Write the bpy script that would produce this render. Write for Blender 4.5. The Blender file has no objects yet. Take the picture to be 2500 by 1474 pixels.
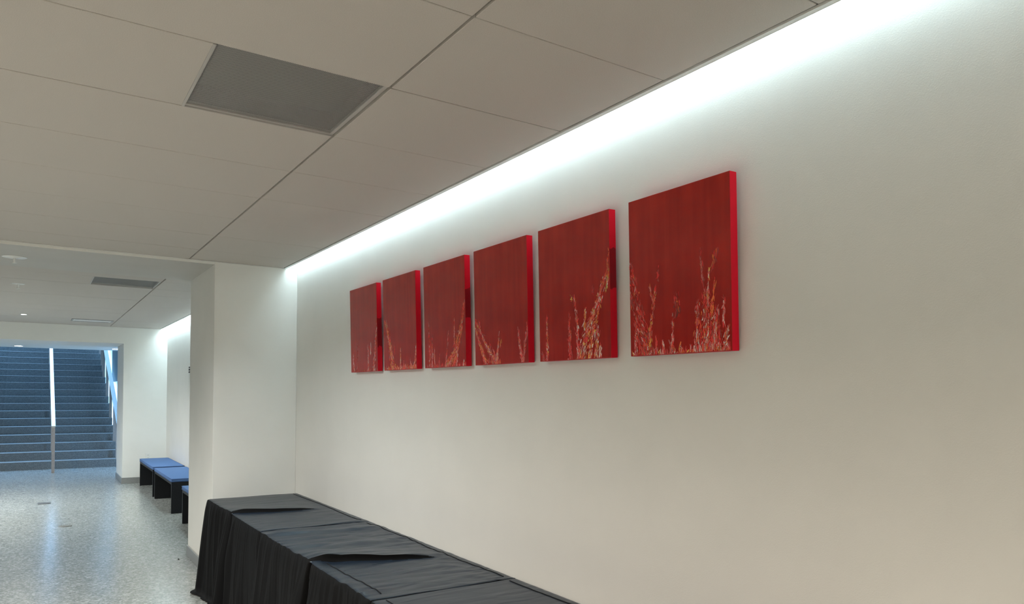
import bpy, bmesh, math, random
from mathutils import Vector, Matrix, noise

# ------------------------------------------------------------------ camera, world, exposure
S = bpy.context.scene
C = S.collection
CAMZ = 1.61                      # eye height; the fit gives ceiling = camera + 1.1216 m (2 ft tile rows)
FPX, PX, PY = 1778.03, 1244.89, 942.71
YAW, PITCH, ROLL = 0.5783, 0.0109, 0.0072
fw = Vector((math.sin(YAW)*math.cos(PITCH), math.cos(YAW)*math.cos(PITCH), math.sin(PITCH)))
rt = Vector((math.cos(YAW), -math.sin(YAW), 0.0))
up = rt.cross(fw)
r2 = math.cos(ROLL)*rt + math.sin(ROLL)*up
u2 = -math.sin(ROLL)*rt + math.cos(ROLL)*up
cam_data = bpy.data.cameras.new('camera')
cam_data.sensor_width = 36.0
cam_data.lens = FPX/2500*36.0
cam_data.shift_x = (1250-PX)/2500
cam_data.shift_y = (PY-737)/2500
cam_data.clip_start = 0.05
cam = bpy.data.objects.new('camera', cam_data)
C.objects.link(cam)
cam.matrix_world = Matrix(((r2.x, u2.x, -fw.x, 0), (r2.y, u2.y, -fw.y, 0), (r2.z, u2.z, -fw.z, CAMZ), (0, 0, 0, 1)))
S.camera = cam

W = bpy.data.worlds.new('sky'); S.world = W
W.use_nodes = True
wn = W.node_tree.nodes; wl = W.node_tree.links
wn['Background'].inputs[0].default_value = (0.26, 0.53, 0.90, 1)
wn['Background'].inputs[1].default_value = 13.5

S.view_settings.view_transform = 'Standard'
S.view_settings.look = 'None'
S.view_settings.gamma = 1.0
S.view_settings.use_curve_mapping = False
S.view_settings.exposure = 0.18

S.cycles.max_bounces = 6
S.cycles.diffuse_bounces = 4
S.cycles.glossy_bounces = 3
S.cycles.transparent_max_bounces = 6
S.cycles.caustics_reflective = False
S.cycles.caustics_refractive = False

COVE_STRENGTH = 8.3
COVE_COLOR = (0.70, 0.92, 1.0)
FILL_COLOR = (1.0, 0.875, 0.73)
FILL_POWER = 53.0
FAR_COLOR = (0.98, 1.0, 0.95)
FAR_FILL_POWER = 105.0

# ------------------------------------------------------------------ helpers
def obj(name, bm, m=None, parent=None, smooth=False):
    me = bpy.data.meshes.new(name)
    bm.normal_update(); bm.to_mesh(me); bm.free()
    o = bpy.data.objects.new(name, me); C.objects.link(o)
    if m is not None:
        for mm in (m if isinstance(m, (list, tuple)) else [m]): me.materials.append(mm)
    if parent is not None: o.parent = parent
    if smooth: me.polygons.foreach_set('use_smooth', [True]*len(me.polygons))
    return o

def thing(name, label, cat, loc=(0, 0, 0), group=None):
    o = bpy.data.objects.new(name, None); C.objects.link(o)
    o.empty_display_size = 0.1
    o.location = loc
    o['label'] = label; o['category'] = cat
    if group: o['group'] = group
    return o

def tag(o, label, cat, group=None):
    o['label'] = label; o['category'] = cat
    if group: o['group'] = group
    return o

def struct(name, bm, m, label=None):
    o = obj(name, bm, m); o['kind'] = 'structure'
    if label: o['label'] = label
    return o

def bx(bm, x0, x1, y0, y1, z0, z1, bevel=0.0, seg=2, mi=0):
    t = bmesh.new()
    bmesh.ops.create_cube(t, size=1.0)
    for v in t.verts:
        v.co = Vector((x0+(v.co.x+.5)*(x1-x0), y0+(v.co.y+.5)*(y1-y0), z0+(v.co.z+.5)*(z1-z0)))
    if bevel:
        bmesh.ops.bevel(t, geom=t.edges[:], offset=bevel, segments=seg, affect='EDGES', profile=0.5)
    merge(bm, t, mi)
    return bm

def merge(bm, t, mi=0):
    mp = {}
    for v in t.verts: mp[v] = bm.verts.new(v.co)
    for f in t.faces:
        nf = bm.faces.new([mp[v] for v in f.verts]); nf.material_index = mi; nf.smooth = f.smooth
    t.free()

def box(x0, x1, y0, y1, z0, z1, bevel=0.0, seg=2):
    return bx(bmesh.new(), x0, x1, y0, y1, z0, z1, bevel, seg)

def lathe(bm, prof, n=32, loc=(0, 0, 0), mi=0):
    rings = []
    for r, z in prof:
        if r < 1e-6: rings.append([bm.verts.new((loc[0], loc[1], loc[2]+z))])
        else: rings.append([bm.verts.new((loc[0]+r*math.cos(2*math.pi*i/n), loc[1]+r*math.sin(2*math.pi*i/n), loc[2]+z)) for i in range(n)])
    for a, b in zip(rings, rings[1:]):
        for i in range(n):
            j = (i+1) % n
            vs = [a[i % len(a)], a[j % len(a)], b[j % len(b)], b[i % len(b)]]
            u = []
            for v in vs:
                if v not in u: u.append(v)
            if len(u) >= 3:
                f = bm.faces.new(u); f.material_index = mi
    return bm

def tube(bm, pts, rad, n=6):
    rings = []
    for k, p in enumerate(pts):
        d = (Vector(pts[min(k+1, len(pts)-1)])-Vector(pts[max(k-1, 0)])).normalized()
        a = d.orthogonal().normalized() if abs(d.z) > 0.99 else d.cross(Vector((0, 0, 1))).normalized()
        b = d.cross(a)
        rings.append([bm.verts.new(Vector(p)+rad*(math.cos(2*math.pi*i/n)*a+math.sin(2*math.pi*i/n)*b)) for i in range(n)])
    for r0, r1 in zip(rings, rings[1:]):
        for i in range(n):
            bm.faces.new((r0[i], r0[(i+1) % n], r1[(i+1) % n], r1[i]))
    bm.faces.new(rings[0][::-1]); bm.faces.new(rings[-1])
    return bm

# ------------------------------------------------------------------ materials
def mat(name, col, rough=0.6, metal=0.0, spec=0.5):
    m = bpy.data.materials.new(name); m.use_nodes = True
    b = m.node_tree.nodes['Principled BSDF']
    b.inputs['Base Color'].default_value = (*col, 1)
    b.inputs['Roughness'].default_value = rough
    b.inputs['Metallic'].default_value = metal
    b.inputs['Specular IOR Level'].default_value = spec
    return m

def nd(m, typ, **kw):
    n = m.node_tree.nodes.new(typ)
    for k, v in kw.items(): setattr(n, k, v)
    return n

def lk(m, a, b): m.node_tree.links.new(a, b)
def bsdf(m): return m.node_tree.nodes['Principled BSDF']

def coords(m, kind='Object'):
    return nd(m, 'ShaderNodeTexCoord').outputs[kind]

def noise_bump(m, scale, strength, dist=0.002, detail=3):
    n = nd(m, 'ShaderNodeTexNoise'); n.inputs['Scale'].default_value = scale; n.inputs['Detail'].default_value = detail
    lk(m, coords(m), n.inputs['Vector'])
    b = nd(m, 'ShaderNodeBump'); b.inputs['Strength'].default_value = strength; b.inputs['Distance'].default_value = dist
    lk(m, n.outputs['Fac'], b.inputs['Height']); lk(m, b.outputs['Normal'], bsdf(m).inputs['Normal'])
    return n

def noise_color(m, scale, c0, c1, lo=0.35, hi=0.65, detail=4, stretch=None):
    n = nd(m, 'ShaderNodeTexNoise'); n.inputs['Scale'].default_value = scale; n.inputs['Detail'].default_value = detail
    if stretch:
        mp = nd(m, 'ShaderNodeMapping'); mp.inputs['Scale'].default_value = stretch
        lk(m, coords(m), mp.inputs['Vector']); lk(m, mp.outputs['Vector'], n.inputs['Vector'])
    else: lk(m, coords(m), n.inputs['Vector'])
    r = nd(m, 'ShaderNodeValToRGB')
    r.color_ramp.elements[0].position = lo; r.color_ramp.elements[0].color = (*c0, 1)
    r.color_ramp.elements[1].position = hi; r.color_ramp.elements[1].color = (*c1, 1)
    lk(m, n.outputs['Fac'], r.inputs['Fac']); lk(m, r.outputs['Color'], bsdf(m).inputs['Base Color'])
    return r

M = {}
M['paint'] = mat('wall paint off white', (0.80, 0.79, 0.755), 0.55, spec=0.3)
noise_color(M['paint'], 3.0, (0.79, 0.78, 0.745), (0.81, 0.80, 0.765))
noise_bump(M['paint'], 260, 0.25, 0.0012, 2)
M['tile'] = mat('mineral fibre ceiling tile', (0.70, 0.67, 0.645), 0.9, spec=0.2)
noise_color(M['tile'], 420, (0.49, 0.452, 0.42), (0.585, 0.543, 0.505), 0.3, 0.7, 2)
noise_bump(M['tile'], 420, 0.3, 0.001, 2)
M['plenum'] = mat('dark plenum', (0.06, 0.058, 0.055), 0.9)
M['white_metal'] = mat('white painted metal', (0.72, 0.71, 0.69), 0.4)
noise_bump(M['white_metal'], 60, 0.05)
M['grey_metal'] = mat('brushed grey metal', (0.36, 0.36, 0.35), 0.38, 0.55)
noise_color(M['grey_metal'], 30, (0.32, 0.325, 0.32), (0.40, 0.40, 0.39), stretch=(1, 1, 12))
M['steel'] = mat('stainless handrail', (0.72, 0.74, 0.76), 0.28, 0.9)
noise_color(M['steel'], 25, (0.50, 0.52, 0.54), (0.60, 0.62, 0.64), stretch=(8, 1, 1))
M['taupe'] = mat('taupe coated steel', (0.33, 0.28, 0.25), 0.5, 0.2)
noise_color(M['taupe'], 40, (0.31, 0.26, 0.23), (0.35, 0.30, 0.27))
M['panel_dark'] = mat('dark teal wall panel', (0.06, 0.10, 0.11), 0.35)
noise_color(M['panel_dark'], 8, (0.05, 0.085, 0.095), (0.08, 0.12, 0.13))
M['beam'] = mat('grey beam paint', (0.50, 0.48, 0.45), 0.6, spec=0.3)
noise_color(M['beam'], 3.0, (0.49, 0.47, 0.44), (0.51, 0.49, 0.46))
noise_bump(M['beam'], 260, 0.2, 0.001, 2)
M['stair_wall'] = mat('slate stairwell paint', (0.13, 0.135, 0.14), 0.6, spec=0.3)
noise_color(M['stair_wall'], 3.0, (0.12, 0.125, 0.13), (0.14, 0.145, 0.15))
M['wall_dark'] = mat('charcoal wall finish', (0.05, 0.05, 0.052), 0.6, spec=0.3)
noise_color(M['wall_dark'], 5, (0.045, 0.045, 0.047), (0.055, 0.055, 0.057))
M['black_wood'] = mat('black laminate', (0.008, 0.009, 0.011), 0.5, spec=0.3)
noise_color(M['black_wood'], 60, (0.006, 0.007, 0.009), (0.012, 0.013, 0.016), stretch=(1, 1, 8))
M['grille_frame'] = mat('grey grille frame', (0.44, 0.42, 0.40), 0.5)
noise_bump(M['grille_frame'], 60, 0.05)
M['cushion'] = mat('blue bench fabric', (0.10, 0.19, 0.42), 0.85, spec=0.2)
noise_color(M['cushion'], 300, (0.078, 0.15, 0.325), (0.105, 0.195, 0.39), 0.3, 0.7)
noise_bump(M['cushion'], 500, 0.4, 0.001)
M['piping_blue'] = mat('blue piping', (0.05, 0.10, 0.26), 0.8)
noise_bump(M['piping_blue'], 400, 0.3, 0.001)
M['plastic'] = mat('white plastic', (0.78, 0.78, 0.76), 0.35)
noise_bump(M['plastic'], 90, 0.03)
M['dark'] = mat('dark slot', (0.02, 0.02, 0.02), 0.6)
noise_bump(M['dark'], 90, 0.05)
M['floor_plate'] = mat('floor box plate', (0.07, 0.072, 0.072), 0.6, 0.1)
noise_color(M['floor_plate'], 60, (0.06, 0.063, 0.063), (0.085, 0.088, 0.088))
M['floor_disc'] = mat('worn brass floor cover', (0.14, 0.145, 0.14), 0.6, 0.1)
noise_color(M['floor_disc'], 60, (0.12, 0.125, 0.12), (0.16, 0.165, 0.16))

def terrazzo(name, base, light, dark, rough, s1=85, s2=150, spec=0.5):
    m = mat(name, base, rough, spec=spec)
    co = coords(m)
    v1 = nd(m, 'ShaderNodeTexVoronoi'); v1.inputs['Scale'].default_value = s1
    v2 = nd(m, 'ShaderNodeTexVoronoi'); v2.inputs['Scale'].default_value = s2
    lk(m, co, v1.inputs['Vector']); lk(m, co, v2.inputs['Vector'])
    s_1 = nd(m, 'ShaderNodeSeparateColor'); lk(m, v1.outputs['Color'], s_1.inputs['Color'])
    s_2 = nd(m, 'ShaderNodeSeparateColor'); lk(m, v2.outputs['Color'], s_2.inputs['Color'])
    r1 = nd(m, 'ShaderNodeValToRGB'); cr = r1.color_ramp; cr.interpolation = 'CONSTANT'
    cr.elements[0].position = 0; cr.elements[0].color = (*dark, 1)
    cr.elements[1].position = 0.22; cr.elements[1].color = (*base, 1)
    e = cr.elements.new(0.70); e.color = tuple(0.5*(base[i]+light[i]) for i in range(3))+(1,)
    e = cr.elements.new(0.86); e.color = (*light, 1)
    lk(m, s_1.outputs[0], r1.inputs['Fac'])
    r3 = nd(m, 'ShaderNodeValToRGB'); cr = r3.color_ramp; cr.interpolation = 'CONSTANT'
    cr.elements[0].position = 0; cr.elements[0].color = (*base, 1)
    cr.elements[1].position = 0.72; cr.elements[1].color = (*light, 1)
    e = cr.elements.new(0.87); e.color = (*dark, 1)
    lk(m, s_2.outputs[1], r3.inputs['Fac'])
    mx = nd(m, 'ShaderNodeMix', data_type='RGBA'); mx.inputs[0].default_value = 0.5
    lk(m, r1.outputs['Color'], mx.inputs[6]); lk(m, r3.outputs['Color'], mx.inputs[7])
    lk(m, mx.outputs[2], bsdf(m).inputs['Base Color'])
    n = nd(m, 'ShaderNodeTexNoise'); n.inputs['Scale'].default_value = 1.3; n.inputs['Detail'].default_value = 3
    lk(m, co, n.inputs['Vector'])
    mr = nd(m, 'ShaderNodeMapRange'); mr.inputs['To Min'].default_value = rough*0.8; mr.inputs['To Max'].default_value = rough*1.25
    lk(m, n.outputs['Fac'], mr.inputs['Value']); lk(m, mr.outputs['Result'], bsdf(m).inputs['Roughness'])
    return m
M['floor'] = terrazzo('grey terrazzo', (0.285, 0.30, 0.287), (0.52, 0.54, 0.52), (0.17, 0.185, 0.175), 0.21, 52, 88)
M['stair'] = terrazzo('dark speckled stair stone', (0.12, 0.135, 0.14), (0.24, 0.26, 0.26), (0.05, 0.06, 0.065), 0.5, 130, 230)
M['nosing'] = terrazzo('pale stair tread', (0.24, 0.255, 0.26), (0.34, 0.36, 0.36), (0.14, 0.155, 0.16), 0.45, 130, 230)

def emit(name, col, strength):
    m = bpy.data.materials.new(name); m.use_nodes = True
    b = bsdf(m)
    b.inputs['Base Color'].default_value = (0.8, 0.8, 0.8, 1)
    b.inputs['Emission Color'].default_value = (*col, 1)
    b.inputs['Emission Strength'].default_value = strength
    return m
M['led'] = emit('cool led lens', COVE_COLOR, COVE_STRENGTH)
M['led_far'] = emit('cool led lens far hall', COVE_COLOR, COVE_STRENGTH*3.0)
M['lamp_lens'] = emit('warm downlight lens', (1.0, 0.9, 0.75), 6.0)
M['lamp_lens_cool'] = emit('cool downlight lens', (0.9, 0.97, 1.0), 9.0)

def perforated():
    m = mat('perforated grille sheet', (0.42, 0.41, 0.40), 0.6, 0.0, 0.2)
    sp = nd(m, 'ShaderNodeSeparateXYZ'); lk(m, coords(m), sp.inputs[0])
    P = 0.0088
    def mth(op, a, b=None, c=None):
        n = nd(m, 'ShaderNodeMath', operation=op)
        for i, v in enumerate((a, b, c)):
            if v is None: continue
            if isinstance(v, (int, float)): n.inputs[i].default_value = v
            else: lk(m, v, n.inputs[i])
        return n.outputs[0]
    x = mth('DIVIDE', sp.outputs[0], P); y = mth('DIVIDE', sp.outputs[1], P)
    def dots(ox):
        fx = mth('SUBTRACT', mth('FRACT', mth('ADD', x, ox)), 0.5)
        fy = mth('SUBTRACT', mth('FRACT', mth('ADD', y, ox)), 0.5)
        return mth('ADD', mth('MULTIPLY', fx, fx), mth('MULTIPLY', fy, fy))
    d = mth('MINIMUM', dots(100.0), dots(100.5))
    hole = mth('LESS_THAN', d, 0.10)
    tr = nd(m, 'ShaderNodeBsdfTransparent')
    mx = nd(m, 'ShaderNodeMixShader')
    out = [n for n in m.node_tree.nodes if n.type == 'OUTPUT_MATERIAL'][0]
    lk(m, hole, mx.inputs[0]); lk(m, bsdf(m).outputs[0], mx.inputs[1]); lk(m, tr.outputs[0], mx.inputs[2])
    lk(m, mx.outputs[0], out.inputs[0])
    return m
M['perf'] = perforated()

# ------------------------------------------------------------------ the setting
CEIL = 2.731
XW = 1.995            # right wall face
XL, YB = -4.4, -3.0   # left and back walls (outside the frame)
YP0, YP1 = 6.61, 7.745   # pier and beam
XP = 1.283
ZB = 2.704            # beam soffit
YF = 14.35            # far wall face
YF2 = 15.45
XJ = 1.299            # opening jamb
ZH = 2.447            # header / vestibule ceiling
ST0 = 17.75; TREAD = 0.35; RISE = 0.165; NST = 24

struct('floor', box(XL-.1, 2.7, YB-.1, 18.0, -0.1, 0.0), M['floor'], 'speckled grey polished terrazzo floor')
struct('wall_right', box(XW, 2.15, YB-.1, YF2, 0.0, 3.05), M['paint'], 'long off-white painted wall behind the paintings')
struct('wall_left', box(XL-.1, XL, YB-.1, 17.0, 0.0, 3.05), M['wall_dark'])  # unseen wall, made dark to tame reflections and bounced light
struct('wall_back', box(XL, XW, YB-.1, YB, 0.0, 3.05), M['paint'])
struct('wall_pier', box(XP, XW, YP0, YP1, 0.0, 2.95, 0.004), M['paint'], 'square white wall pier beside the draped tables')
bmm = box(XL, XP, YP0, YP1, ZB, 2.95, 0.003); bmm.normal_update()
for f in bmm.faces: f.material_index = 0 if f.normal.z < -.7 else 1  # underside darker than the front, the soffit's shade put into the colour
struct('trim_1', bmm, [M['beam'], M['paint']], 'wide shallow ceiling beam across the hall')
wf = bmesh.new()
bx(wf, XJ, XW, YF, YF2, 0.0, 3.05); bx(wf, XL, XJ, YF, YF2, ZH, 3.05); bx(wf, XL, -3.4, YF, YF2, 0.0, ZH)
struct('wall_far', wf, M['paint'], 'far white wall with the wide opening to the stairs')
struct('ceiling_stair_lobby', box(XL, 2.7, YF2, 16.95, ZH, 2.55), M['paint'])
ws = bmesh.new()
bx(ws, 2.6, 2.7, YF2, ST0+.15, 0, 2.6); bx(ws, 1.78, 2.7, ST0-.0, ST0+.15, 0, 7.0); bx(ws, 1.78, 1.9, ST0+.15, 31, 0, 7.0)
struct('wall_stair_right', ws, M['paint'])
wsl = bmesh.new()
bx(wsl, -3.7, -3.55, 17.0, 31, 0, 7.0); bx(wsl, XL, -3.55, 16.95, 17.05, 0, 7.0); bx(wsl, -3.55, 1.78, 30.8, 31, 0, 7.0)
struct('wall_stair_left', wsl, M['stair_wall'])  # unseen walls, darkened to cut light bouncing into the lobby
struct('wall_stair_front', box(-3.55, 2.7, 16.85, 16.95, 2.55, 7.0), M['paint'])
# stairwell roof with a long unseen skylight, added to light the upper flight
SKX0, SKX1, SKY0, SKY1 = -3.3, 0.9, 20.5, 28.5
rf = bmesh.new()
bx(rf, -3.7, 1.9, 16.85, SKY0, 7.0, 7.15); bx(rf, -3.7, 1.9, SKY1, 31, 7.0, 7.15)
bx(rf, -3.7, SKX0, SKY0, SKY1, 7.0, 7.15); bx(rf, SKX1, 1.9, SKY0, SKY1, 7.0, 7.15)
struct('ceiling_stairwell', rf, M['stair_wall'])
wfm = bmesh.new()
for k in range(6):
    yy = SKY0+(SKY1-SKY0)*k/5
    bx(wfm, SKX0, SKX1, yy-.03, yy+.03, 7.03, 7.10, .004, 1)
struct('window_1', wfm, M['grey_metal'], 'long skylight over the upper stairs')
pl = bpy.data.lights.new('window_portal', 'AREA'); pl.shape = 'RECTANGLE'; pl.size = SKX1-SKX0; pl.size_y = SKY1-SKY0
pl.cycles.is_portal = True
po = bpy.data.objects.new('window_portal', pl); C.objects.link(po); po.location = ((SKX0+SKX1)/2, (SKY0+SKY1)/2, 7.15)

# baseboards
BBH, BBT = 0.105, 0.012
def baseboard(side, parts):
    bm = bmesh.new()
    for p in parts: bx(bm, *p, 0.0, BBH, 0.003, 1)
    struct('baseboard_'+side, bm, M['grey_metal'])
baseboard('pier', [(XP-BBT, XP, YP0-BBT, YP1+BBT), (XP, XW, YP0-BBT, YP0), (XP, XW, YP1, YP1+BBT)])
baseboard('right', [(XW-BBT, XW, YB, YP0-BBT), (XW-BBT, XW, YP1+BBT, YF)])
baseboard('far', [(XJ-BBT, XW-BBT, YF-BBT, YF), (XJ-BBT, XJ, YF, YF2+BBT)])
baseboard('left', [(XL, XL+BBT, YB, YF)])

# ceiling slab with the tiles hung under it
ceil = struct('ceiling', box(XL-.1, 2.15, YB-.1, 16.9, 2.95, 3.05), M['plenum'], 'suspended ceiling of long pale panels')
XE, XM = 1.869, 1.081
cols = [(XM, XE), (XM-1.829, XM), (XM-3.658, XM-1.829), (XL, XM-3.658)]
ROW = 0.6096
rows = []
y = 1.868-ROW*7
prev = YB
for k in range(-7, 8):
    yk = 1.868+ROW*k
    rows.append((prev, yk)); prev = yk
rows.append((prev, YP0))
prev = YP1
for k in range(0, 11):
    yk = 8.18+ROW*k
    if yk > YF-.04: break
    rows.append((prev, yk)); prev = yk
rows.append((prev, YF))
cache = {}
rng = random.Random(3)
VENT1 = (XM-ROW, XM, 1.868+ROW, 1.868+2*ROW)
VENT2 = (XM-ROW, XM, 8.18, 8.18+ROW)
VENT3 = (XM-ROW, XM, 13.056, 13.56)
def put_tile(x0, x1, y0, y1):
    gx, gy = 0.0055, 0.0024
    w, l = x1-x0-2*gx, y1-y0-2*gy
    key = (round(w, 3), round(l, 3))
    if key not in cache:
        bm = box(-w/2, w/2, -l/2, l/2, 0, 0.018, 0.0016, 1)
        me = bpy.data.meshes.new('ceiling_tile'); bm.normal_update(); bm.to_mesh(me); bm.free()
        me.materials.append(M['tile']); cache[key] = me
    o = bpy.data.objects.new('ceiling_tile', cache[key]); C.objects.link(o)
    o.parent = ceil
    o.location = ((x0+x1)/2, (y0+y1)/2, CEIL+rng.uniform(-.0008, .0008))
    o.rotation_euler = (rng.uniform(-.0012, .0012), rng.uniform(-.0005, .0005), 0)
for (y0, y1) in rows:
    for (x0, x1) in cols:
        hit = None
        for V in (VENT1, VENT2):
            if abs(x1-V[1]) < 1e-6 and abs(y0-V[2]) < 0.02: hit = V
        put_tile(x0, (hit[0]+.004 if hit else x1), y0, y1)
# wall angle where the ceiling meets pier and far wall
ang = bmesh.new()
bx(ang, XL, XE, YP0-.014, YP0-.0, CEIL-.006, CEIL-.001, 0.001, 1)
bx(ang, XL, XE, YF-.014, YF, CEIL-.006, CEIL-.001, 0.001, 1)
struct('trim_2', ang, M['white_metal'])

# ------------------------------------------------------------------ cove lights in the slot beside the wall
def cove(y0, y1, label, led):
    t = thing('cove_light', label, 'light', ((XE+XW)/2, (y0+y1)/2, CEIL), 'recessed cove lights along the right wall')
    ox, oy, oz = -(XE+XW)/2, -(y0+y1)/2, -CEIL
    def part(name, bm, m):
        bmesh.ops.translate(bm, verts=bm.verts[:], vec=(ox, oy, oz)); return obj(name, bm, m, t)
    tr = bmesh.new()
    bx(tr, XE+.0035, XE+.024, y0, y1, CEIL-.003, CEIL+.006, 0.001, 1)
    bx(tr, XE+.021, XE+.024, y0, y1, CEIL-.004, CEIL+.02, 0.001, 1)
    part('trim', tr, M['white_metal'])
    hs = bmesh.new()
    bx(hs, XE+.017, XE+.021, y0, y1, CEIL+.01, CEIL+.14)
    bx(hs, XE+.017, XW-.001, y0, y1, CEIL+.122, CEIL+.14)
    bx(hs, XE+.021, XW-.001, y0, y0+.004, CEIL+.0, CEIL+.122)
    bx(hs, XE+.021, XW-.001, y1-.004, y1-.001, CEIL+.01, CEIL+.122)
    part('housing', hs, M['white_metal'])
    part('lens', box(XE+.0215, XW-.002, y0+.005, y1-.005, CEIL+.11, CEIL+.121), led)
    return t
cove(YB+.02, YP0, 'long glowing cool-white cove light above the red paintings', M['led'])
cove(YP1, YF, 'cove light glowing above the blue benches in the far hall', M['led_far'])

# ------------------------------------------------------------------ ceiling grilles and small ceiling fittings
def grille(V, label, drop=0.0):
    x0, x1, y0, y1 = V
    cx, cy = (x0+x1)/2, (y0+y1)/2
    t = thing('ceiling_grille', label, 'vent', (cx, cy, CEIL))
    hx, hy = (x1-x0)/2-.003, (y1-y0)/2-.002
    fr = bmesh.new(); w = 0.016
    bx(fr, -hx-.006, -hx+w*.3, -hy, hy, -.002, .02, .0008, 1); bx(fr, hx-w, hx, -hy, hy, .006, .02, .0008, 1)
    bx(fr, -hx+w*.3, hx-w, -hy, -hy+w*.2, .004, .02, .0008, 1); bx(fr, -hx+w*.3, hx-w, hy-w*.9, hy, .005, .02, .0008, 1); bx(fr, -hx, hx, hy, hy+.004, -.001, .02, .0008, 1)
    obj('frame', fr, M['grille_frame'], t)
    obj('perforated_face', box(-hx+w*.3, hx-w, -hy+w*.2, hy-w*.9, .010, .012), M['perf'], t)
    bk = bmesh.new()
    bx(bk, -hx+.05, hx-.05, -hy+.02, hy-.06, .09, .1); 
    bx(bk, -hx, -hx+.003, -hy, hy, .02, .1); bx(bk, hx-.003, hx, -hy, hy, .02, .1); bx(bk, -hx, hx, -hy, -hy+.003, .02, .1); bx(bk, -hx, hx, hy-.003, hy, .02, .1)
    obj('duct_box', bk, M['plenum'], t)
    return t
grille(VENT1, 'large square perforated ceiling grille nearest the camera')
grille(VENT2, 'perforated ceiling grille in the far hall just past the beam')
t = thing('slot_diffuser', 'narrow white slot diffuser in the far ceiling near the stair opening', 'vent', ((VENT3[0]+VENT3[1])/2-.02, (VENT3[2]+VENT3[3])/2, CEIL))
fr = bmesh.new()
for a in ((-.285, .285, -.2, -.185), (-.285, .285, .185, .2), (-.285, -.26, -.185, .185), (.26, .285, -.185, .185)): bx(fr, *a, -.008, -.0012, .001, 1)
obj('frame', fr, M['grey_metal'], t)
obj('panel', box(-.26, .26, -.185, .185, -.005, -.0014), M['white_metal'], t)
for ys in (-.1575, .1575): obj('slot', box(-.24, .24, ys-.0075, ys+.0075, -.0062, -.005), M['dark'], t)

def downlight(x, y, z, r, lens, label, group, power=0, color=(1, 1, 1), spread=152):
    t = thing('recessed_downlight', label, 'light', (x, y, z), group)
    bm = bmesh.new(); lathe(bm, [(r*.78, -.0015), (r*.80, -.004), (r, -.005), (r*1.03, -.0015), (r*.78, -.0015)], 28)
    obj('trim_ring', bm, M['white_metal'], t, True)
    bm = bmesh.new(); lathe(bm, [(0, -.003), (r*.78, -.003), (r*.78, -.0015), (0, -.0015)], 28)
    obj('lens', bm, lens, t)
    if power:
        l = bpy.data.lights.new('downlight_lamp', 'AREA'); l.shape = 'DISK'; l.size = r*1.5
        l.energy = power; l.color = color; l.spread = math.radians(spread)
        o = bpy.data.objects.new('downlight_lamp', l); C.objects.link(o); o.parent = t; o.location = (0, 0, -.008)
    return t
near = 'downlights in the hall outside the view'
for i, yy in enumerate((-1.9, 0.3, 2.5, 4.7)):
    for xx in (-1.45, -3.2):
        downlight(xx, yy, CEIL, 0.09, M['lamp_lens'], 'warm round recessed downlight in the ceiling left of the view', near, FILL_POWER, FILL_COLOR)  # lamps added out of view for warm ambient light on the walls
for yy in (10.6, 12.3):
    downlight(-1.9, yy, CEIL, 0.09, M['lamp_lens'], 'round recessed downlight in the far hall left of the view', 'far hall downlights outside the view', FAR_FILL_POWER, FAR_COLOR)  # added unseen to brighten the far hall
downlight(-.52, 4.6, CEIL, 0.09, M['lamp_lens_cool'], 'neutral round recessed downlight above the left edge of the view', near, 60, (.86, .97, 1.0))  # added out of view to brighten the pier front
downlight(-.145, 12.85, CEIL, 0.045, M['lamp_lens_cool'], 'tiny bright recessed ceiling light in the far hall', None, 24, FAR_COLOR)
downlight(-.26, 16.40, ZH, 0.085, M['lamp_lens_cool'], 'bright recessed downlight over the stairs, left of the central handrail', None, 6, (1, .97, .88))
downlight(1.335, 16.30, ZH, 0.085, M['lamp_lens_cool'], 'bright recessed downlight over the stairs beside the right jamb', None, 6, (1, .97, .88))

def sprinkler(x, y, z, r, label):
    t = thing('sprinkler', label, 'sprinkler', (x, y, z))
    bm = bmesh.new(); lathe(bm, [(0, -.012), (r*.25, -.012), (r*.3, -.006), (r*.95, -.004), (r, -.001), (0, -.001)], 32)
    obj('escutcheon', bm, M['plastic'], t, True)
    bm = bmesh.new(); lathe(bm, [(.010, -.012), (.010, -.045), (.016, -.047), (.016, -.052), (0, -.052)], 16)
    obj('stem', bm, M['plastic'], t)
sprinkler(-.15, 7.20, ZB, 0.09, 'white sprinkler head with round plate under the ceiling beam')
sprinkler(-.157, 9.20, CEIL, 0.06, 'small sprinkler head in the far ceiling past the beam')

# ------------------------------------------------------------------ stairs
stairs = thing('stairs', 'wide flight of dark speckled stone stairs with pale treads', 'stairs', (-1.0, ST0, 0))
stairs['kind'] = 'structure'
SX0, SX1 = -3.55, 1.545
bm = box(SX0+1.0, SX1+1.0, 0, TREAD+.02, 0, RISE, 0.004, 1)
step_me = bpy.data.meshes.new('step'); bm.normal_update(); bm.to_mesh(bm and step_me); bm.free(); step_me.materials.append(M['stair'])
bm = box(SX0+1.0, SX1+1.0, -.006, TREAD, 0, .012, 0.004, 1)
tread_me = bpy.data.meshes.new('tread'); bm.normal_update(); bm.to_mesh(tread_me); bm.free(); tread_me.materials.append(M['nosing'])
for k in range(NST):
    o = bpy.data.objects.new('step', step_me); C.objects.link(o); o.parent = stairs
    o.location = (0, k*TREAD, k*RISE-.012+.0)
    tr = bpy.data.objects.new('tread', tread_me); C.objects.link(tr); tr.parent = o; tr.location = (0, 0, RISE)
struct('floor_upper', box(SX0, 1.78, ST0+NST*TREAD, 30.8, NST*RISE-.2, NST*RISE-.0), M['floor'])
fl = bmesh.new()
bx(fl, 1.545, 1.78, ST0+.15, 30.8, -.1, 0)
struct('floor_stair_side', fl, M['floor'])
SL = RISE/TREAD
def stair_z(y): return max(0.0, (math.floor((y-ST0)/TREAD)+1)*RISE) if y >= ST0 else 0.0
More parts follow.
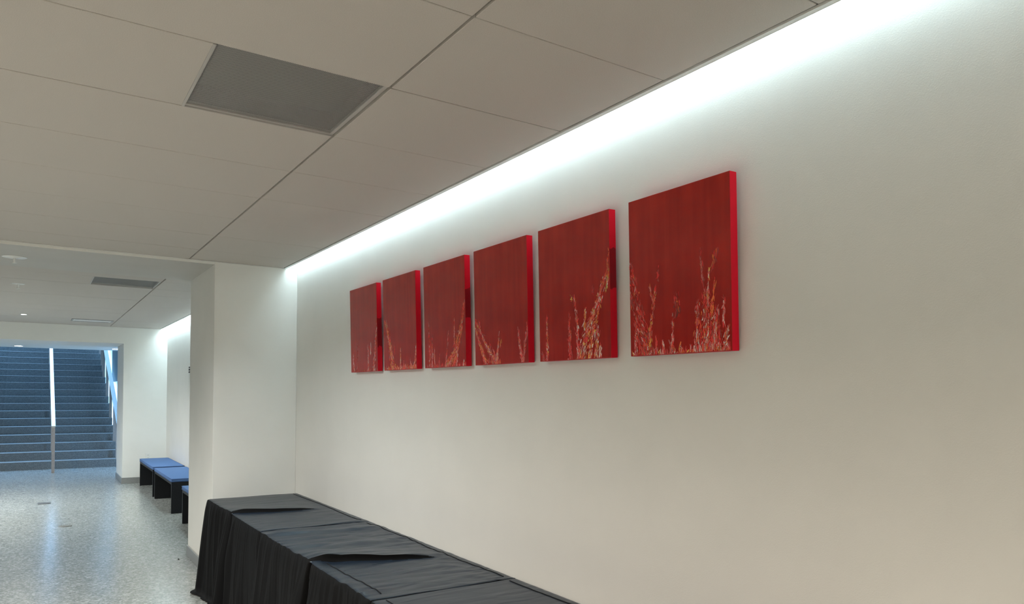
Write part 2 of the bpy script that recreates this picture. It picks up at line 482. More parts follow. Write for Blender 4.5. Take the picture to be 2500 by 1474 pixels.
# central handrail
hr = thing('stair_handrail', 'central stainless handrail rising from the floor up the middle of the stairs', 'handrail', (.322, 16.88, 0))
obj('post', box(-.028, .028, -.012, .012, 0, .90, .002, 1), M['taupe'], hr)
for i in range(1, 6):
    yy = 1.4*i
    z0 = stair_z(16.88+yy); z1 = .90+SL*yy
    obj('post', box(-.02, .02, yy-.012, yy+.012, z0, z1, .002, 1), M['taupe'], hr)
def rail(w, h, y0, y1, zc, parent, m):
    bm = bmesh.new()
    vs = [bm.verts.new((sx*w/2, yy, zc+SL*(yy)+sz*h)) for yy in (y0, y1) for sx, sz in ((-1, 0), (1, 0), (1, 1), (-1, 1))]
    for q in ((0, 1, 5, 4), (1, 2, 6, 5), (2, 3, 7, 6), (3, 0, 4, 7), (3, 2, 1, 0), (4, 5, 6, 7)): bm.faces.new([vs[i] for i in q])
    bmesh.ops.bevel(bm, geom=bm.edges[:], offset=.004, segments=2, affect='EDGES')
    return obj('rail', bm, m, parent)
rail(.066, .03, -.014, 8.5, .90, hr, M['steel'])
sr = thing('stair_balustrade', 'right-hand stair balustrade with flat taupe posts and sloping steel rail', 'handrail', (1.52, 18.0, 0))
for k, wid in ((0, .06), (2, .06), (5, .06), (8, .06), (11, .055), (12, .05), (13, .05), (15, .05), (18, .05), (21, .05)):
    yw = ST0+k*TREAD+.06
    yl = yw-18.0
    z0 = stair_z(yw); z1 = 1.075+SL*yl
    obj('post', box(-.04, -.04+wid, yl-.01, yl+.01, z0, z1, .002, 1), M['taupe'], sr)
bm = bmesh.new()
o = rail(.085, .035, -.6, 8.3, 1.07, sr, M['steel'])
# dark panel on the stair side wall
tag(obj('wall_panel', box(1.755, 1.779, 20.6, 22.45, 1.86, 4.4, .003, 1), M['panel_dark']), 'dark teal panel high on the wall right of the stairs', 'panel')

# ------------------------------------------------------------------ wall and floor fittings
t = thing('power_outlet', 'white power outlet on the far wall just above the farthest blue bench', 'outlet', (1.70, YF, .40))
obj('plate', box(-.038, .038, -.007, -.001, 0, .118, .002, 1), M['plastic'], t)
for zz in (.036, .082):
    s = obj('socket', box(-.018, .018, -.0095, -.007, zz-.015, zz+.015, .003, 1), M['plastic'], t)
    for xs in (-.0075, .0075): obj('slot', box(xs-.0015, xs+.0015, -.0102, -.0094, zz-.004, zz+.008), M['dark'], s)
t = thing('wall_sign', 'small white sign with dark marks on the wall just past the pier', 'sign', (XW, 11.97, 1.885))
obj('plate', box(-.012, -.001, -.11, .115, 0, .125, .002, 1), M['plastic'], t)
sb = bmesh.new()
for i, (a, b) in enumerate(((.092, .110), (.052, .080), (.018, .038))): bx(sb, -.0155, -.012, -.085, .092+.008*i, a, b)
obj('marks', sb, M['dark'], t)
t = thing('floor_box', 'dark rectangular floor box cover on the terrazzo before the stairs', 'floor box', (.137, 12.38, 0))
obj('cover', box(-.08, .08, -.09, .09, .0005, .004, .001, 1), M['floor_plate'], t)
obj('flap', box(-.062, .062, -.07, .07, .004, .0055, .0007, 1), M['floor_plate'], t)
t = thing('floor_cover', 'round metal cover set in the terrazzo beside the benches', 'floor cover', (.326, 10.18, 0))
bm = bmesh.new(); lathe(bm, [(0, .003), (.056, .003), (.058, .0042), (.07, .004), (.072, .0005), (0, .0005)], 36); obj('ring', bm, M['floor_disc'], t)
bm = bmesh.new(); lathe(bm, [(0, .0048), (.045, .0046), (.047, .003), (0, .003)], 30); obj('lid', bm, M['floor_disc'], t)
bm = bmesh.new()
bmesh.ops.create_icosphere(bm, subdivisions=2, radius=.011)
for v in bm.verts: v.co = Vector((v.co.x*.7, v.co.y*1.3, v.co.z*.6+.0062))*(1+.25*noise.noise(v.co*90))
for v in bm.verts: v.co.z = max(.0003, v.co.z)
o = tag(obj('debris_crumb', bm, M['dark']), 'tiny black crumb of dirt on the floor beside the pier', 'debris'); o.location = (1.178, 7.60, 0)

# ------------------------------------------------------------------ benches
def bench_parts(t, L):
    D, H, T = .445, .415, .035
    obj('end_panel', box(0, D, -L/2, -L/2+T, 0, H-T, .002, 1), M['black_wood'], t)
    obj('end_panel', box(0, D, L/2-T, L/2, 0, H-T, .002, 1), M['black_wood'], t)
    obj('seat_board', box(0, D, -L/2, L/2, H-T, H, .002, 1), M['black_wood'], t)
    bm = box(-.004, D+.0, -L/2-.004, L/2+.004, H, H+.046, .012, 3)
    c = obj('cushion', bm, M['cushion'], t, True)
    pb = bmesh.new()
    for z in (H+.006, H+.040):
        x0, x1, y0, y1 = -.0055, D+.0015, -L/2-.0055, L/2+.0055
        for p, q in (((x0, y0), (x1, y0)), ((x1, y0), (x1, y1)), ((x1, y1), (x0, y1)), ((x0, y1), (x0, y0))):
            tube(pb, [(*p, z), (*q, z)], .003, 6)
    obj('piping', pb, M['piping_blue'], c, True)
bl = ['black slab bench with blue cushion farthest away, by the stair opening', 'black slab bench with blue cushion, middle of the three', 'black slab bench with blue cushion, mostly hidden behind the pier']
b0 = thing('bench', bl[0], 'bench', (1.53, 13.13, 0), 'cushioned benches along the far hall wall')
bench_parts(b0, 1.62)
def copy_tree(o, parent=None):
    c = o.copy(); C.objects.link(c)
    if parent is not None: c.parent = parent
    for ch in list(o.children): copy_tree(ch, c)
    return c
for lab, yy in ((bl[1], 11.31), (bl[2], 8.86)):
    b = copy_tree(b0); b.location = (1.53, yy, 0); b['label'] = lab

# ------------------------------------------------------------------ draped tables
M['cloth'] = mat('black table linen', (0.007, 0.007, 0.008), 0.38, spec=0.5)
noise_color(M['cloth'], 700, (0.009, 0.015, 0.027), (0.012, 0.0195, 0.035), 0.3, 0.7, 2)  # blue of the cove light put into the table top's colour
cm = M['cloth']
bsdf(cm).inputs['Specular Tint'].default_value = (0.86, 0.96, 1.0, 1)
def crease(scale, rot, stretch, seed):
    mp = nd(cm, 'ShaderNodeMapping'); mp.inputs['Rotation'].default_value = (0, 0, rot); mp.inputs['Scale'].default_value = stretch; mp.inputs['Location'].default_value = (seed, seed*2.3, 0)
    lk(cm, coords(cm), mp.inputs['Vector'])
    n = nd(cm, 'ShaderNodeTexNoise'); n.inputs['Scale'].default_value = scale; n.inputs['Detail'].default_value = 2.5; lk(cm, mp.outputs['Vector'], n.inputs['Vector'])
    a = nd(cm, 'ShaderNodeMath', operation='SUBTRACT'); a.inputs[1].default_value = .5; lk(cm, n.outputs['Fac'], a.inputs[0])
    b = nd(cm, 'ShaderNodeMath', operation='ABSOLUTE'); lk(cm, a.outputs[0], b.inputs[0])
    d = nd(cm, 'ShaderNodeMath', operation='SUBTRACT'); d.inputs[0].default_value = .07; d.use_clamp = True; lk(cm, b.outputs[0], d.inputs[1])
    return d.outputs[0]
c1 = crease(2.6, .22, (.6, 2.6, 1), 1.7); c2 = crease(2.4, -.75, (.7, 2.2, 1), 6.1)
ad = nd(cm, 'ShaderNodeMath', operation='ADD'); lk(cm, c1, ad.inputs[0]); lk(cm, c2, ad.inputs[1])
bp_ = nd(cm, 'ShaderNodeBump'); bp_.inputs['Strength'].default_value = .8; bp_.inputs['Distance'].default_value = .022
lk(cm, ad.outputs[0], bp_.inputs['Height']); lk(cm, bp_.outputs['Normal'], bsdf(cm).inputs['Normal'])
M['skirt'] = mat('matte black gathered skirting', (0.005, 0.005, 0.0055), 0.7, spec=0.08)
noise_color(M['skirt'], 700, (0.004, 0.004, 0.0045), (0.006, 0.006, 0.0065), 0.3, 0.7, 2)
M['cloth_seam'] = mat('black seam piping', (0.008, 0.008, 0.009), 0.7, spec=0.2)
noise_bump(M['cloth_seam'], 700, 0.3, 0.0005)
TX0, TX1, TH = 1.19, 1.915, .742

def smooth(a, b, x):
    t = min(1, max(0, (x-a)/(b-a))); return t*t*(3-2*t)

def table(y0, y1, label, ridges, pleats, wrinkle, seed, seams):
    rg = random.Random(seed)
    L = y1-y0; Wd = TX1-TX0
    t = thing('banquet_table', label, 'table', ((TX0+TX1)/2, (y0+y1)/2, 0), 'tables draped in black along the right wall')
    ox, oy = (TX0+TX1)/2, (y0+y1)/2
    tt = box(TX0+.03-ox, TX1-.03-ox, y0+.03-oy, y1-.03-oy, TH-.035, TH-.012, .006, 2)
    obj('tabletop', tt, M['white_metal'], t)
    for sx in (TX0+.10, TX1-.10):
        for sy in (y0+.2, y1-.2):
            bm = bmesh.new(); tube(bm, [(sx-ox, sy-oy, 0), (sx-ox, sy-oy, TH-.035)], .014, 10); obj('leg', bm, M['grey_metal'], t, True)
    ph = [rg.uniform(0, 6.28) for _ in range(12)]
    def topz(x, y):
        z = 0.0
        u = (x-TX0)/Wd
        for (yf, yb, h, wf_, wb_, fade, lean) in ridges:
            yc = yf+(yb-yf)*u - .035*math.sin(math.pi*min(1, u))
            d = y-yc
            wd = wf_ if d < 0 else wb_
            hh = h*(1-smooth(fade-.35, fade+.15, u))*(0.45+.55*smooth(-.02, .12, u))*(1+.12*math.sin(9*u+ph[0]))
            z += hh*math.exp(-(d/wd)**2)
        # fine drag wrinkles running mostly across the table, fanning toward the back
        q = Vector((x*2.2+.3*y, y*11, seed))
        z += wrinkle*(.0036*(abs(noise.noise(q)))*2 + .002*noise.noise(Vector((x*7+y*5, y*9-x*6, seed+3))))
        q2 = Vector(((x+y)*9, (y-x)*3.0, seed+7))
        z += wrinkle*.005*smooth(.35, .9, u)*max(0, .35-abs(noise.noise(q2)))
        return z*(1-.75*smooth(.9, 1, u))
    def topdy(x, y):
        dy = 0.0
        u = (x-TX0)/Wd
        for (yf, yb, h, wf_, wb_, fade, lean) in ridges:
            if not lean: continue
            yc = yf+(yb-yf)*u - .035*math.sin(math.pi*min(1, u))
            d = y-yc
            k = (1-smooth(fade-.35, fade+.15, u))*(0.35+.65*smooth(-.02, .12, u))
            dy -= lean*k*(math.exp(-((d-.012)/.018)**2) if d < .012 else math.exp(-((d-.012)/.10)**2))
        return dy
    main_r = [r for r in ridges if r[6]]
    def row_y(i, j):
        if not main_r: return y0+L*j/ny
        yf, yb = main_r[0][0], main_r[0][1]
        u = i/nx
        yc = yf+(yb-yf)*u - .035*math.sin(math.pi*u)
        jr = round(ny*((yf+yb)/2-.03-y0)/L)
        return y0+(yc-y0)*j/jr if j <= jr else yc+(y1-yc)*(j-jr)/(ny-jr)
    nx, ny = 58, int(L/.0045)
    jr0 = round(ny*((main_r[0][0]+main_r[0][1])/2-.03-y0)/L) if main_r else -99
    bm = bmesh.new()
    R = .012
    grid = {}
    for i in range(nx+1):
        for j in range(ny+1):
            x = TX0+Wd*i/nx; yv = row_y(i, j)
            e = min(x-TX0, TX1-x, yv-y0, y1-yv)
            grid[i, j] = bm.verts.new((x-ox, yv-oy+topdy(x, yv), TH+topz(x, yv)-(.003 if e < .004 else 0)))
    for i in range(nx):
        for j in range(ny):
            f = bm.faces.new((grid[i, j], grid[i+1, j], grid[i+1, j+1], grid[i, j+1]))
            f.normal_update()
            if main_r and -7 <= j-jr0 <= 1 and f.normal.z < .9 and (i+.5)/nx < main_r[0][5]+.1: f.material_index = 1  # ridge drop in the dark skirting material, its shade put into the colour
    loop = [(i, 0) for i in range(nx)]+[(nx, j) for j in range(ny)]+[(i, ny) for i in range(nx, 0, -1)]+[(0, j) for j in range(ny, 0, -1)]
    n = len(loop)
    NR = 26
    # arc length around the table
    s = 0; arc = []
    for k in range(n):
        arc.append(s)
        a = grid[loop[k]].co; b = grid[loop[(k+1) % n]].co
        s += math.hypot(a.x-b.x, a.y-b.y)
    P = s
    rings = [[grid[l] for l in loop]]
    for r in range(1, NR+1):
        tt_ = r/NR
        ring = []
        for k, (i, j) in enumerate(loop):
            v = grid[i, j].co
            nxv = (-1 if i == 0 else (1 if i == nx else 0)); nyv = (-1 if j == 0 else (1 if j == ny else 0))
            # outward direction, blended around the corners
            x = TX0+Wd*i/nx; yv = row_y(i, j)
            cornr = .055
            dx = -smooth(cornr, 0, x-TX0) if i != 0 else -1
            if nxv == 0:
                lx = max(0, 1-(x-TX0)/cornr); hx = max(0, 1-(TX1-x)/cornr)
                d = Vector((-lx+hx, nyv, 0))
            else:
                ly = max(0, 1-(yv-y0)/cornr); hy = max(0, 1-(y1-yv)/cornr)
                d = Vector((nxv, -ly+hy, 0))
            d.normalize()
            sa = arc[k]
            against_wall = (i == nx)
            # gathers: sharp many-fold near the seam, wider lower down
            g1 = noise.noise(Vector((sa*36, seed*3.1, .3*tt_)))
            g2 = noise.noise(Vector((sa*13, seed*1.7, .9*tt_)))
            g3 = noise.noise(Vector((sa*6.0, seed*5.3, .8*tt_)))
            st = smooth(.02, .10, tt_)
            off = R*min(1, math.sqrt(tt_*NR/2.0)*.7)
            off += st*(.010*g1*(1-.7*tt_) + .030*g2*(.35+.65*tt_) + .050*g3*tt_)
            fl = .045*tt_
            off += fl
            if not against_wall:
                for (yp, depth, wdt) in pleats:
                    if i == 0:
                        dd = yv-yp
                        wt = wdt*(.35+1.25*tt_)
                        off -= depth*math.exp(-((dd+.02*tt_)/wt)**4)*smooth(0.0, .10, tt_)
                        off += depth*.45*math.exp(-((dd-.10)/.06)**2)*smooth(0, .5, tt_)
                        off += depth*.35*math.exp(-((dd+.09)/.05)**2)*smooth(0, .5, tt_)
            # far front corner kicks out
            cf = math.exp(-(((x-TX0)/.16)**2+((y1-yv)/.16)**2))
            off += cf*(.045*tt_**1.3)
            off = max(off, -.14)
            z = v.z*(1-tt_)+.004*tt_ if r > 1 else v.z-.006
            if r == 1: pass
            else: z = (TH-.006)*(1-(r-1)/(NR-1))+.004
            hem = .010+.022*(noise.noise(Vector((sa*9, seed, 4)))+.3)
            if r >= NR-1:
                if r == NR: z = .004+max(0, hem*.4); off += .016+max(0, hem)*.8
                else: z = .018
            if against_wall or (nxv == 0 and x > TX1-.12): off = min(off, .045)
            if j == 0 or j == ny:
                if (j == 0 and y0 > 2.0) or (j == ny and y1 < 6.0): off = min(off, .004)
            if (i == 0) and ((y0 > 2.0 and yv-y0 < .02) or (y1 < 6.0 and y1-yv < .02)):
                off = off*.6
            p = Vector((v.x, v.y, 0))+d*off; p.z = z
            if not ((j == ny and y1 > 6.0) or (i == 0 and y1 > 6 and y1-yv < .1)):
                if p.y+oy > y1-.0008: p.y = y1-.0008-oy
                if y0 > 2.0 and p.y+oy < y0+.0008: p.y = y0+.0008-oy
            ring.append(bm.verts.new(p))
        rings.append(ring)
    for a, b in zip(rings, rings[1:]):
        for k in range(n):
            l = (k+1) % n
            bm.faces.new((a[l], a[k], b[k], b[l])).material_index = 1
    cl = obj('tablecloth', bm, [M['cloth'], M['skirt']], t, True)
    pb = bmesh.new()
    for xs, ya, yb2 in seams:
        pts = []
        m_ = 60
        for q in range(m_+1):
            yy = ya+(yb2-ya)*q/m_
            xx = xs+.006*math.sin(yy*5+ph[1])
            pts.append((xx-ox, yy-oy, TH+topz(xx, yy)+.0015))
        tube(pb, pts, .0022, 5)
    obj('piping', pb, M['cloth_seam'], cl, True)
    return t
# ridge: (y at front edge, y at back edge, height, width to near side, width to far side, fade, lean)
table(4.655, 6.285, 'black-draped table farthest from the camera, against the white pier',
      [(5.47, 5.34, .027, .014, .24, .78, .020), (4.67, 4.71, .006, .03, .05, 1.6, 0)], [(5.43, .13, .045)], .55, 1, [(1.872, 4.70, 6.24)])
table(2.875, 4.650, 'wrinkled black-draped table, middle of the row along the wall',
      [(3.71, 3.42, .032, .014, .22, .82, .022), (4.54, 4.40, .014, .04, .05, 1.6, 0), (4.12, 3.98, .008, .05, .06, 1.2, 0)], [(3.665, .13, .045)], 1.5, 2, [(1.872, 2.92, 4.60), (1.262, 2.95, 3.62)])
table(1.09, 2.870, 'smooth black-draped table nearest the camera, cut by the bottom edge',
      [(1.9, 1.9, .012, .05, .08, 1.2, 0)], [(1.95, .05, .03)], .35, 3, [(1.866, 1.14, 2.84), (1.25, 1.14, 2.84)])

# ------------------------------------------------------------------ six red canvases
def paint_front():
    m = mat('red painted canvas front', (0.2, 0.02, 0.015), 0.27, spec=0.55)
    co = coords(m)
    mp = nd(m, 'ShaderNodeMapping'); mp.inputs['Scale'].default_value = (1, 22, 1.6); lk(m, co, mp.inputs['Vector'])
    n = nd(m, 'ShaderNodeTexNoise'); n.inputs['Scale'].default_value = 1.4; n.inputs['Detail'].default_value = 5; lk(m, mp.outputs['Vector'], n.inputs['Vector'])
    n2 = nd(m, 'ShaderNodeTexNoise'); n2.inputs['Scale'].default_value = 6; n2.inputs['Detail'].default_value = 4; lk(m, co, n2.inputs['Vector'])
    r = nd(m, 'ShaderNodeValToRGB')
    r.color_ramp.elements[0].position = .36; r.color_ramp.elements[0].color = (0.34, 0.0095, 0.006, 1)
    r.color_ramp.elements[1].position = .64; r.color_ramp.elements[1].color = (0.48, 0.018, 0.011, 1)
    mx = nd(m, 'ShaderNodeMath', operation='ADD'); ml = nd(m, 'ShaderNodeMath', operation='MULTIPLY'); ml.inputs[1].default_value = .45
    m2 = nd(m, 'ShaderNodeMath', operation='MULTIPLY'); m2.inputs[1].default_value = .55
    lk(m, n.outputs['Fac'], m2.inputs[0]); lk(m, n2.outputs['Fac'], ml.inputs[0]); lk(m, m2.outputs[0], mx.inputs[0]); lk(m, ml.outputs[0], mx.inputs[1])
    lk(m, mx.outputs[0], r.inputs['Fac']); lk(m, r.outputs['Color'], bsdf(m).inputs['Base Color'])
    w = nd(m, 'ShaderNodeTexNoise'); w.inputs['Scale'].default_value = 350; lk(m, mp.outputs['Vector'], w.inputs['Vector'])
    b = nd(m, 'ShaderNodeBump'); b.inputs['Strength'].default_value = .25; b.inputs['Distance'].default_value = .001
    w2 = nd(m, 'ShaderNodeTexNoise'); w2.inputs['Scale'].default_value = 420; lk(m, co, w2.inputs['Vector'])
    lk(m, w2.outputs['Fac'], b.inputs['Height']); lk(m, b.outputs['Normal'], bsdf(m).inputs['Normal'])
    return m
M['canvas_front'] = paint_front()
def paint_side():
    m = mat('crimson canvas edge', (0.48, 0.004, 0.03), 0.5, spec=0.2)
    co = coords(m)
    sp = nd(m, 'ShaderNodeSeparateXYZ'); lk(m, co, sp.inputs[0])
    lo = nd(m, 'ShaderNodeAttribute', attribute_type='OBJECT', attribute_name='patch_low')
    hi = nd(m, 'ShaderNodeAttribute', attribute_type='OBJECT', attribute_name='patch_high')
    nz = nd(m, 'ShaderNodeTexNoise'); nz.inputs['Scale'].default_value = 45; lk(m, co, nz.inputs['Vector'])
    def mth(op, a, b):
        n = nd(m, 'ShaderNodeMath', operation=op)
        for i, v in enumerate((a, b)):
            if isinstance(v, (int, float)): n.inputs[i].default_value = v
            else: lk(m, v, n.inputs[i])
        return n.outputs[0]
    zz = mth('ADD', sp.outputs[2], mth('MULTIPLY', mth('SUBTRACT', nz.outputs['Fac'], .5), .05))
    mask = mth('MULTIPLY', mth('GREATER_THAN', zz, lo.outputs['Fac']), mth('LESS_THAN', zz, hi.outputs['Fac']))
    mx = nd(m, 'ShaderNodeMix', data_type='RGBA')
    mx.inputs[6].default_value = (0.66, 0.0012, 0.018, 1); mx.inputs[7].default_value = (0.10, 0.0015, 0.004, 1)
    lk(m, mth('MULTIPLY', mask, .7), mx.inputs[0]); lk(m, mx.outputs[2], bsdf(m).inputs['Base Color'])
    return m
M['canvas_side'] = paint_side()
M['impasto'] = mat('impasto paint', (0.5, 0.1, 0.1), 0.42, spec=0.5)
va = nd(M['impasto'], 'ShaderNodeAttribute', attribute_name='paint'); lk(M['impasto'], va.outputs['Color'], bsdf(M['impasto']).inputs['Base Color'])
noise_bump(M['impasto'], 260, 0.4, 0.001)

CW, CH, CT = .496, .602, .035
PAL = dict(w=(0.95, 0.80, 0.74), p=(0.80, 0.27, 0.25), r=(0.85, 0.045, 0.04), o=(0.90, 0.21, 0.05), y=(0.90, 0.56, 0.10), d=(0.42, 0.05, 0.04), b=(0.20, 0.02, 0.013), g=(0.40, 0.42, 0.06))
# clump: path of (u, v) points from tip to root, half-width at tip and root, count, palette weights
F6 = [([(.01, .62), (.09, .34), (.19, .0)], .02, .055, 64, 'ddrrrddpdw'), ([(.005, .45), (.06, .22), (.15, .0)], .01, .03, 22, 'rddpd'), ([(.29, .43), (.24, .25), (.2, .03)], .008, .022, 26, 'oorrpyw'),
      ([(.22, .43), (.26, .33)], .006, .01, 6, 'oop'), ([(.32, .54), (.31, .47)], .004, .006, 4, 'dr'), ([(.07, .26), (.06, .0)], .006, .02, 16, 'pwrr'), ([(.46, .23), (.44, .0)], .005, .02, 14, 'ppwrd'),
      ([(.73, .60), (.75, .40)], .012, .012, 9, 'ddp'), ([(.89, .60), (.84, .48)], .012, .02, 7, 'dd'), ([(.81, .49), (.79, .30)], .005, .01, 9, 'wwyp'), ([(.86, .41), (.83, .24)], .008, .014, 11, 'ooor'),
      ([(.78, .36), (.76, .0)], .03, .06, 60, 'rrrpwodd'), ([(.70, .30), (.68, .0)], .015, .03, 26, 'rppdw'), ([(.86, .25), (.84, .0)], .03, .06, 48, 'rorrpww'), ([(.935, .30), (.93, .16)], .006, .015, 12, 'wrp'),
      ([(.97, .14), (.93, .0)], .01, .02, 16, 'wrow'), ([(.35, .08), (.36, .0)], .01, .015, 8, 'rpw'), ([(.28, .10), (.28, .0)], .006, .012, 7, 'rp'), ([(.53, .05), (.54, .0)], .006, .012, 6, 'rwo'),
      ([(.5, .36), (.5, .22)], .03, .04, 8, 'bd'), ([(0, .015), (1, .012)], .006, .008, 46, 'rrpwoy')]
F5 = [([(.12, .34), (.12, .14), (.12, .0)], .005, .024, 26, 'pwryd'), ([(.455, .34), (.45, .2), (.46, .0)], .010, .028, 26, 'rrrpp'), ([(.53, .44), (.56, .28), (.57, .0)], .010, .03, 36, 'wwprr'),
      ([(.485, .45), (.49, .44)], .008, .008, 4, 'yy'), ([(.97, .60), (.86, .42), (.70, .2), (.60, .0)], .015, .055, 92, 'rrrwyopdw'), ([(.985, .60), (.95, .46)], .006, .012, 12, 'wygg'), ([(.90, .42), (.76, .17), (.72, .0)], .01, .03, 40, 'yoorw'),
      ([(.985, .72), (.97, .62)], .004, .006, 4, 'do'), ([(.84, .22), (.80, .0)], .015, .03, 22, 'rpwy'), ([(.87, .08), (.85, .0)], .015, .025, 14, 'ww'), ([(.78, .50), (.78, .46)], .008, .008, 3, 'dr'), ([(.68, .36), (.66, .22)], .01, .02, 12, 'wyo'),
      ([(.04, .06), (.06, .0)], .01, .02, 8, 'rpd')]
F4 = [([(.01, .40), (.12, .28), (.28, .12), (.40, .01)], .01, .035, 50, 'prrdwy'), ([(.01, .33), (.09, .2), (.22, .01)], .01, .028, 40, 'ypwrro'), ([(.09, .38), (.11, .35)], .006, .006, 3, 'pd'),
      ([(.48, .25), (.455, .12), (.43, .0)], .006, .018, 22, 'owpy'), ([(.52, .19), (.50, .16)], .008, .008, 4, 'oy'), ([(.30, .18), (.31, .12)], .006, .01, 5, 'dr'), ([(.36, .13), (.44, .0)], .01, .018, 14, 'rrp'),
      ([(.83, .27), (.86, .14), (.90, .0)], .006, .024, 24, 'pwrr'), ([(.97, .24), (.93, .1), (.91, .0)], .006, .02, 18, 'pwdr'), ([(.985, .32), (.98, .2)], .004, .006, 4, 'pd'), ([(.2, .03), (.5, .01)], .01, .01, 14, 'rrpo')]
F3 = [([(.12, .42), (.13, .25), (.14, .0)], .006, .028, 26, 'pwrrd'), ([(.20, .30), (.20, .15), (.19, .0)], .006, .022, 20, 'pwrd'), ([(.26, .18), (.25, .0)], .006, .018, 14, 'rpw'), ([(.38, .12), (.37, .0)], .006, .015, 10, 'rpd'),
      ([(.61, .36), (.58, .2)], .003, .008, 6, 'dp'), ([(.75, .46), (.74, .2)], .004, .008, 10, 'owp'), ([(.985, .58), (.90, .36), (.74, .14), (.55, .0)], .012, .06, 88, 'yowprrdo'), ([(.93, .36), (.82, .16), (.70, .0)], .01, .03, 36, 'rroyp'),
      ([(.82, .18), (.78, .0)], .008, .016, 14, 'wpr'), ([(.95, .04), (.94, .0)], .008, .012, 6, 'ww'), ([(.58, .2), (.52, .0)], .006, .016, 14, 'wpr'), ([(0, .012), (1, .010)], .006, .008, 22, 'rrp')]
F2 = [([(.04, .55), (.13, .43), (.22, .24), (.30, .0)], .014, .06, 80, 'yyowpprr'), ([(.10, .55), (.12, .48)], .008, .01, 6, 'pw'), ([(.53, .22), (.53, .1), (.52, .0)], .006, .016, 16, 'owpy'), ([(.985, .22), (.96, .1), (.93, .0)], .006, .022, 16, 'pwo'),
      ([(.35, .28), (.35, .2)], .004, .006, 3, 'dr'), ([(0, .02), (1, .02)], .02, .022, 56, 'rrpopwy'), ([(.62, .08), (.62, .0)], .006, .012, 7, 'rp'), ([(.82, .09), (.84, .0)], .006, .014, 8, 'prw')]
F1 = [([(.10, .24), (.10, .1), (.12, .0)], .008, .03, 20, 'pwdp'), ([(.27, .36), (.26, .18), (.25, .0)], .005, .018, 14, 'pdd'), ([(.66, .31), (.67, .2), (.67, .0)], .008, .02, 20, 'wwpd'), ([(.77, .31), (.75, .2)], .006, .012, 9, 'ww'),
      ([(.985, .52), (.93, .3), (.88, .12), (.86, .0)], .008, .045, 44, 'pwwdr'), ([(0, .012), (1, .010)], .006, .008, 12, 'dp')]

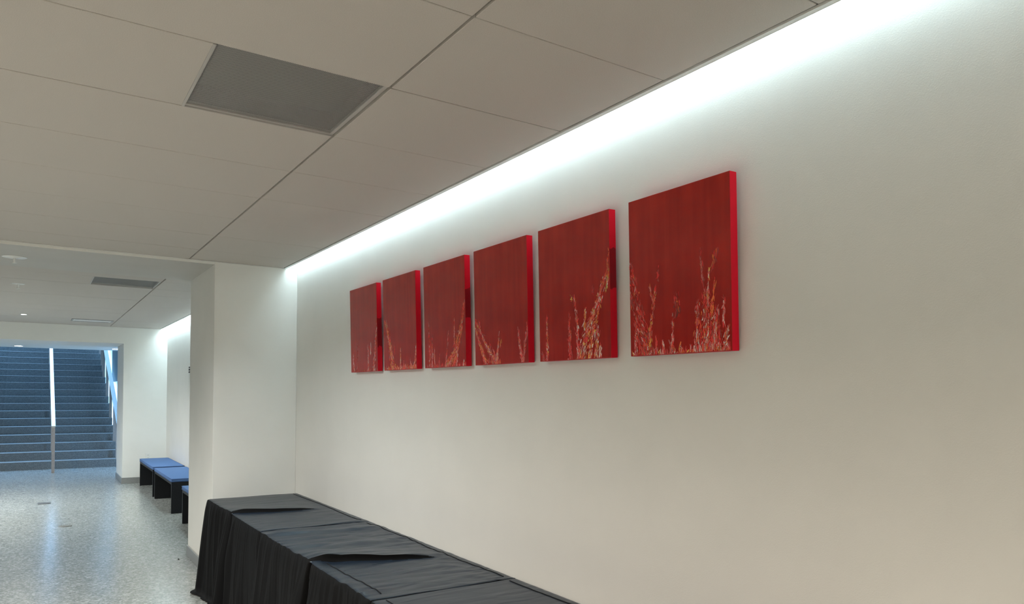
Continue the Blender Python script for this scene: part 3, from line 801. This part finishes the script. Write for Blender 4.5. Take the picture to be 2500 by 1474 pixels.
def strokes(clumps, seed):
    rg = random.Random(seed)
    bm = bmesh.new()
    lay = bm.verts.layers.float_color.new('paint')
    def pos(u, v, h): return Vector((-CT-h, CW/2-u*CW, v*CH))
    def along(path, s):
        ds = [math.dist((a[0]*CW, a[1]*CH), (b[0]*CW, b[1]*CH)) for a, b in zip(path, path[1:])]
        tot = sum(ds); x = s*tot
        for (a, b), d in zip(zip(path, path[1:]), ds):
            if x <= d or (a, b) == (path[-2], path[-1]):
                f = x/d if d else 0
                return (a[0]+(b[0]-a[0])*f, a[1]+(b[1]-a[1])*f), math.atan2((b[1]-a[1])*CH, (b[0]-a[0])*CW), tot
            x -= d
    for path, w0, w1, cnt, pal in clumps:
        nu = int(cnt*.75)
        for k in range(nu+int(cnt*4.2)):
            under = k < nu
            s = rg.random()**.85
            (u, v), ang, tot = along(path, s)
            wd = w0+(w1-w0)*s
            u += rg.gauss(0, .55)*wd; v += rg.gauss(0, .01)
            L = min(tot*.6, rg.uniform(.005, .022)*(1+.5*s)) if tot > .03 else tot*.6
            L = max(L, .006)
            wid = rg.choice((.0005, .0008, .0011, .0015, .0024))*rg.uniform(.8, 1.25)*(0.8+.5*s)
            if under: wid = rg.uniform(.0012, .0034); L *= 1.6
            if abs(math.cos(ang)) > .97: ang = math.pi/2
            a = ang+rg.gauss(0, .26)
            c = Vector(PAL[rg.choice('rrdd' if under else (pal if rg.random() > .35 else 'rrod'))])
            if pal != 'rrpwoy': pass
            c = c*rg.uniform(.75, 1.2)
            nseg = 5
            h = rg.uniform(.0003, .0007) if under else rg.uniform(.0007, .0016)
            rowsv = []
            bend = rg.gauss(0, .25)
            cu, cv = u*CW-math.cos(a)*L/2, v*CH-math.sin(a)*L/2
            for q in range(nseg+1):
                f = q/nseg
                aa = a+bend*(f-.5)
                if q: cu += math.cos(aa)*L/nseg; cv += math.sin(aa)*L/nseg
                ww = wid*(math.sin(math.pi*(.08+.84*f))**.6)*rg.uniform(.6, 1.25)
                nxu, nxv = -math.sin(aa), math.cos(aa)
                rr = []
                for side, hh in ((-1, .00015), (0, h), (1, .00015)):
                    uu = min(.998, max(.002, (cu+nxu*ww*side)/CW)); vv = min(.97, max(.004, (cv+nxv*ww*side)/CH))
                    vt = bm.verts.new(pos(uu, vv, hh*(0.5+rg.random()*.6) if side == 0 else hh))
                    cc = c*rg.uniform(.85, 1.12)
                    vt[lay] = (min(1, cc.x), min(1, cc.y), min(1, cc.z), 1); rr.append(vt)
                rowsv.append(rr)
            for a_, b_ in zip(rowsv, rowsv[1:]):
                for i in (0, 1):
                    bm.faces.new((a_[i], b_[i], b_[i+1], a_[i+1]))
    bmesh.ops.recalc_face_normals(bm, faces=bm.faces[:])
    return bm
names = ['farthest red canvas of the six, pale strokes at its lower right', 'red canvas second from the far end, yellow plume leaning from its left edge',
         'red canvas third from the far end, yellow plume rising to its right edge', 'red canvas fourth from the far end, strokes falling from its left edge',
         'red canvas second nearest, bold red and white plume at lower right', 'largest-looking nearest red canvas, red strokes along its whole lower edge']
yc = [4.884, 4.280, 3.674, 3.080, 2.491, 1.880]
patch = [(.17, .36), (9, 9), (.26, .42), (9, 9), (.28, .44), (9, 9)]
for i in range(6):
    t = thing('painting', names[i], 'painting', (1.9885, yc[i], 1.762), 'six red canvases in a row')
    t.rotation_euler = (0, math.radians(-1.75), 0)
    bm = box(-CT, 0, -CW/2, CW/2, 0, CH, .0018, 2)
    bm.normal_update()
    for f in bm.faces:
        f.material_index = 0 if f.normal.x < -.7 else 1
    c = obj('canvas', bm, [M['canvas_front'], M['canvas_side']], t)
    c['patch_low'] = float(patch[i][0]); c['patch_high'] = float(patch[i][1])
    s = obj('brush_strokes', strokes([F1, F2, F3, F4, F5, F6][i], 40+i), M['impasto'], t, True)
    s['kind'] = 'stuff'
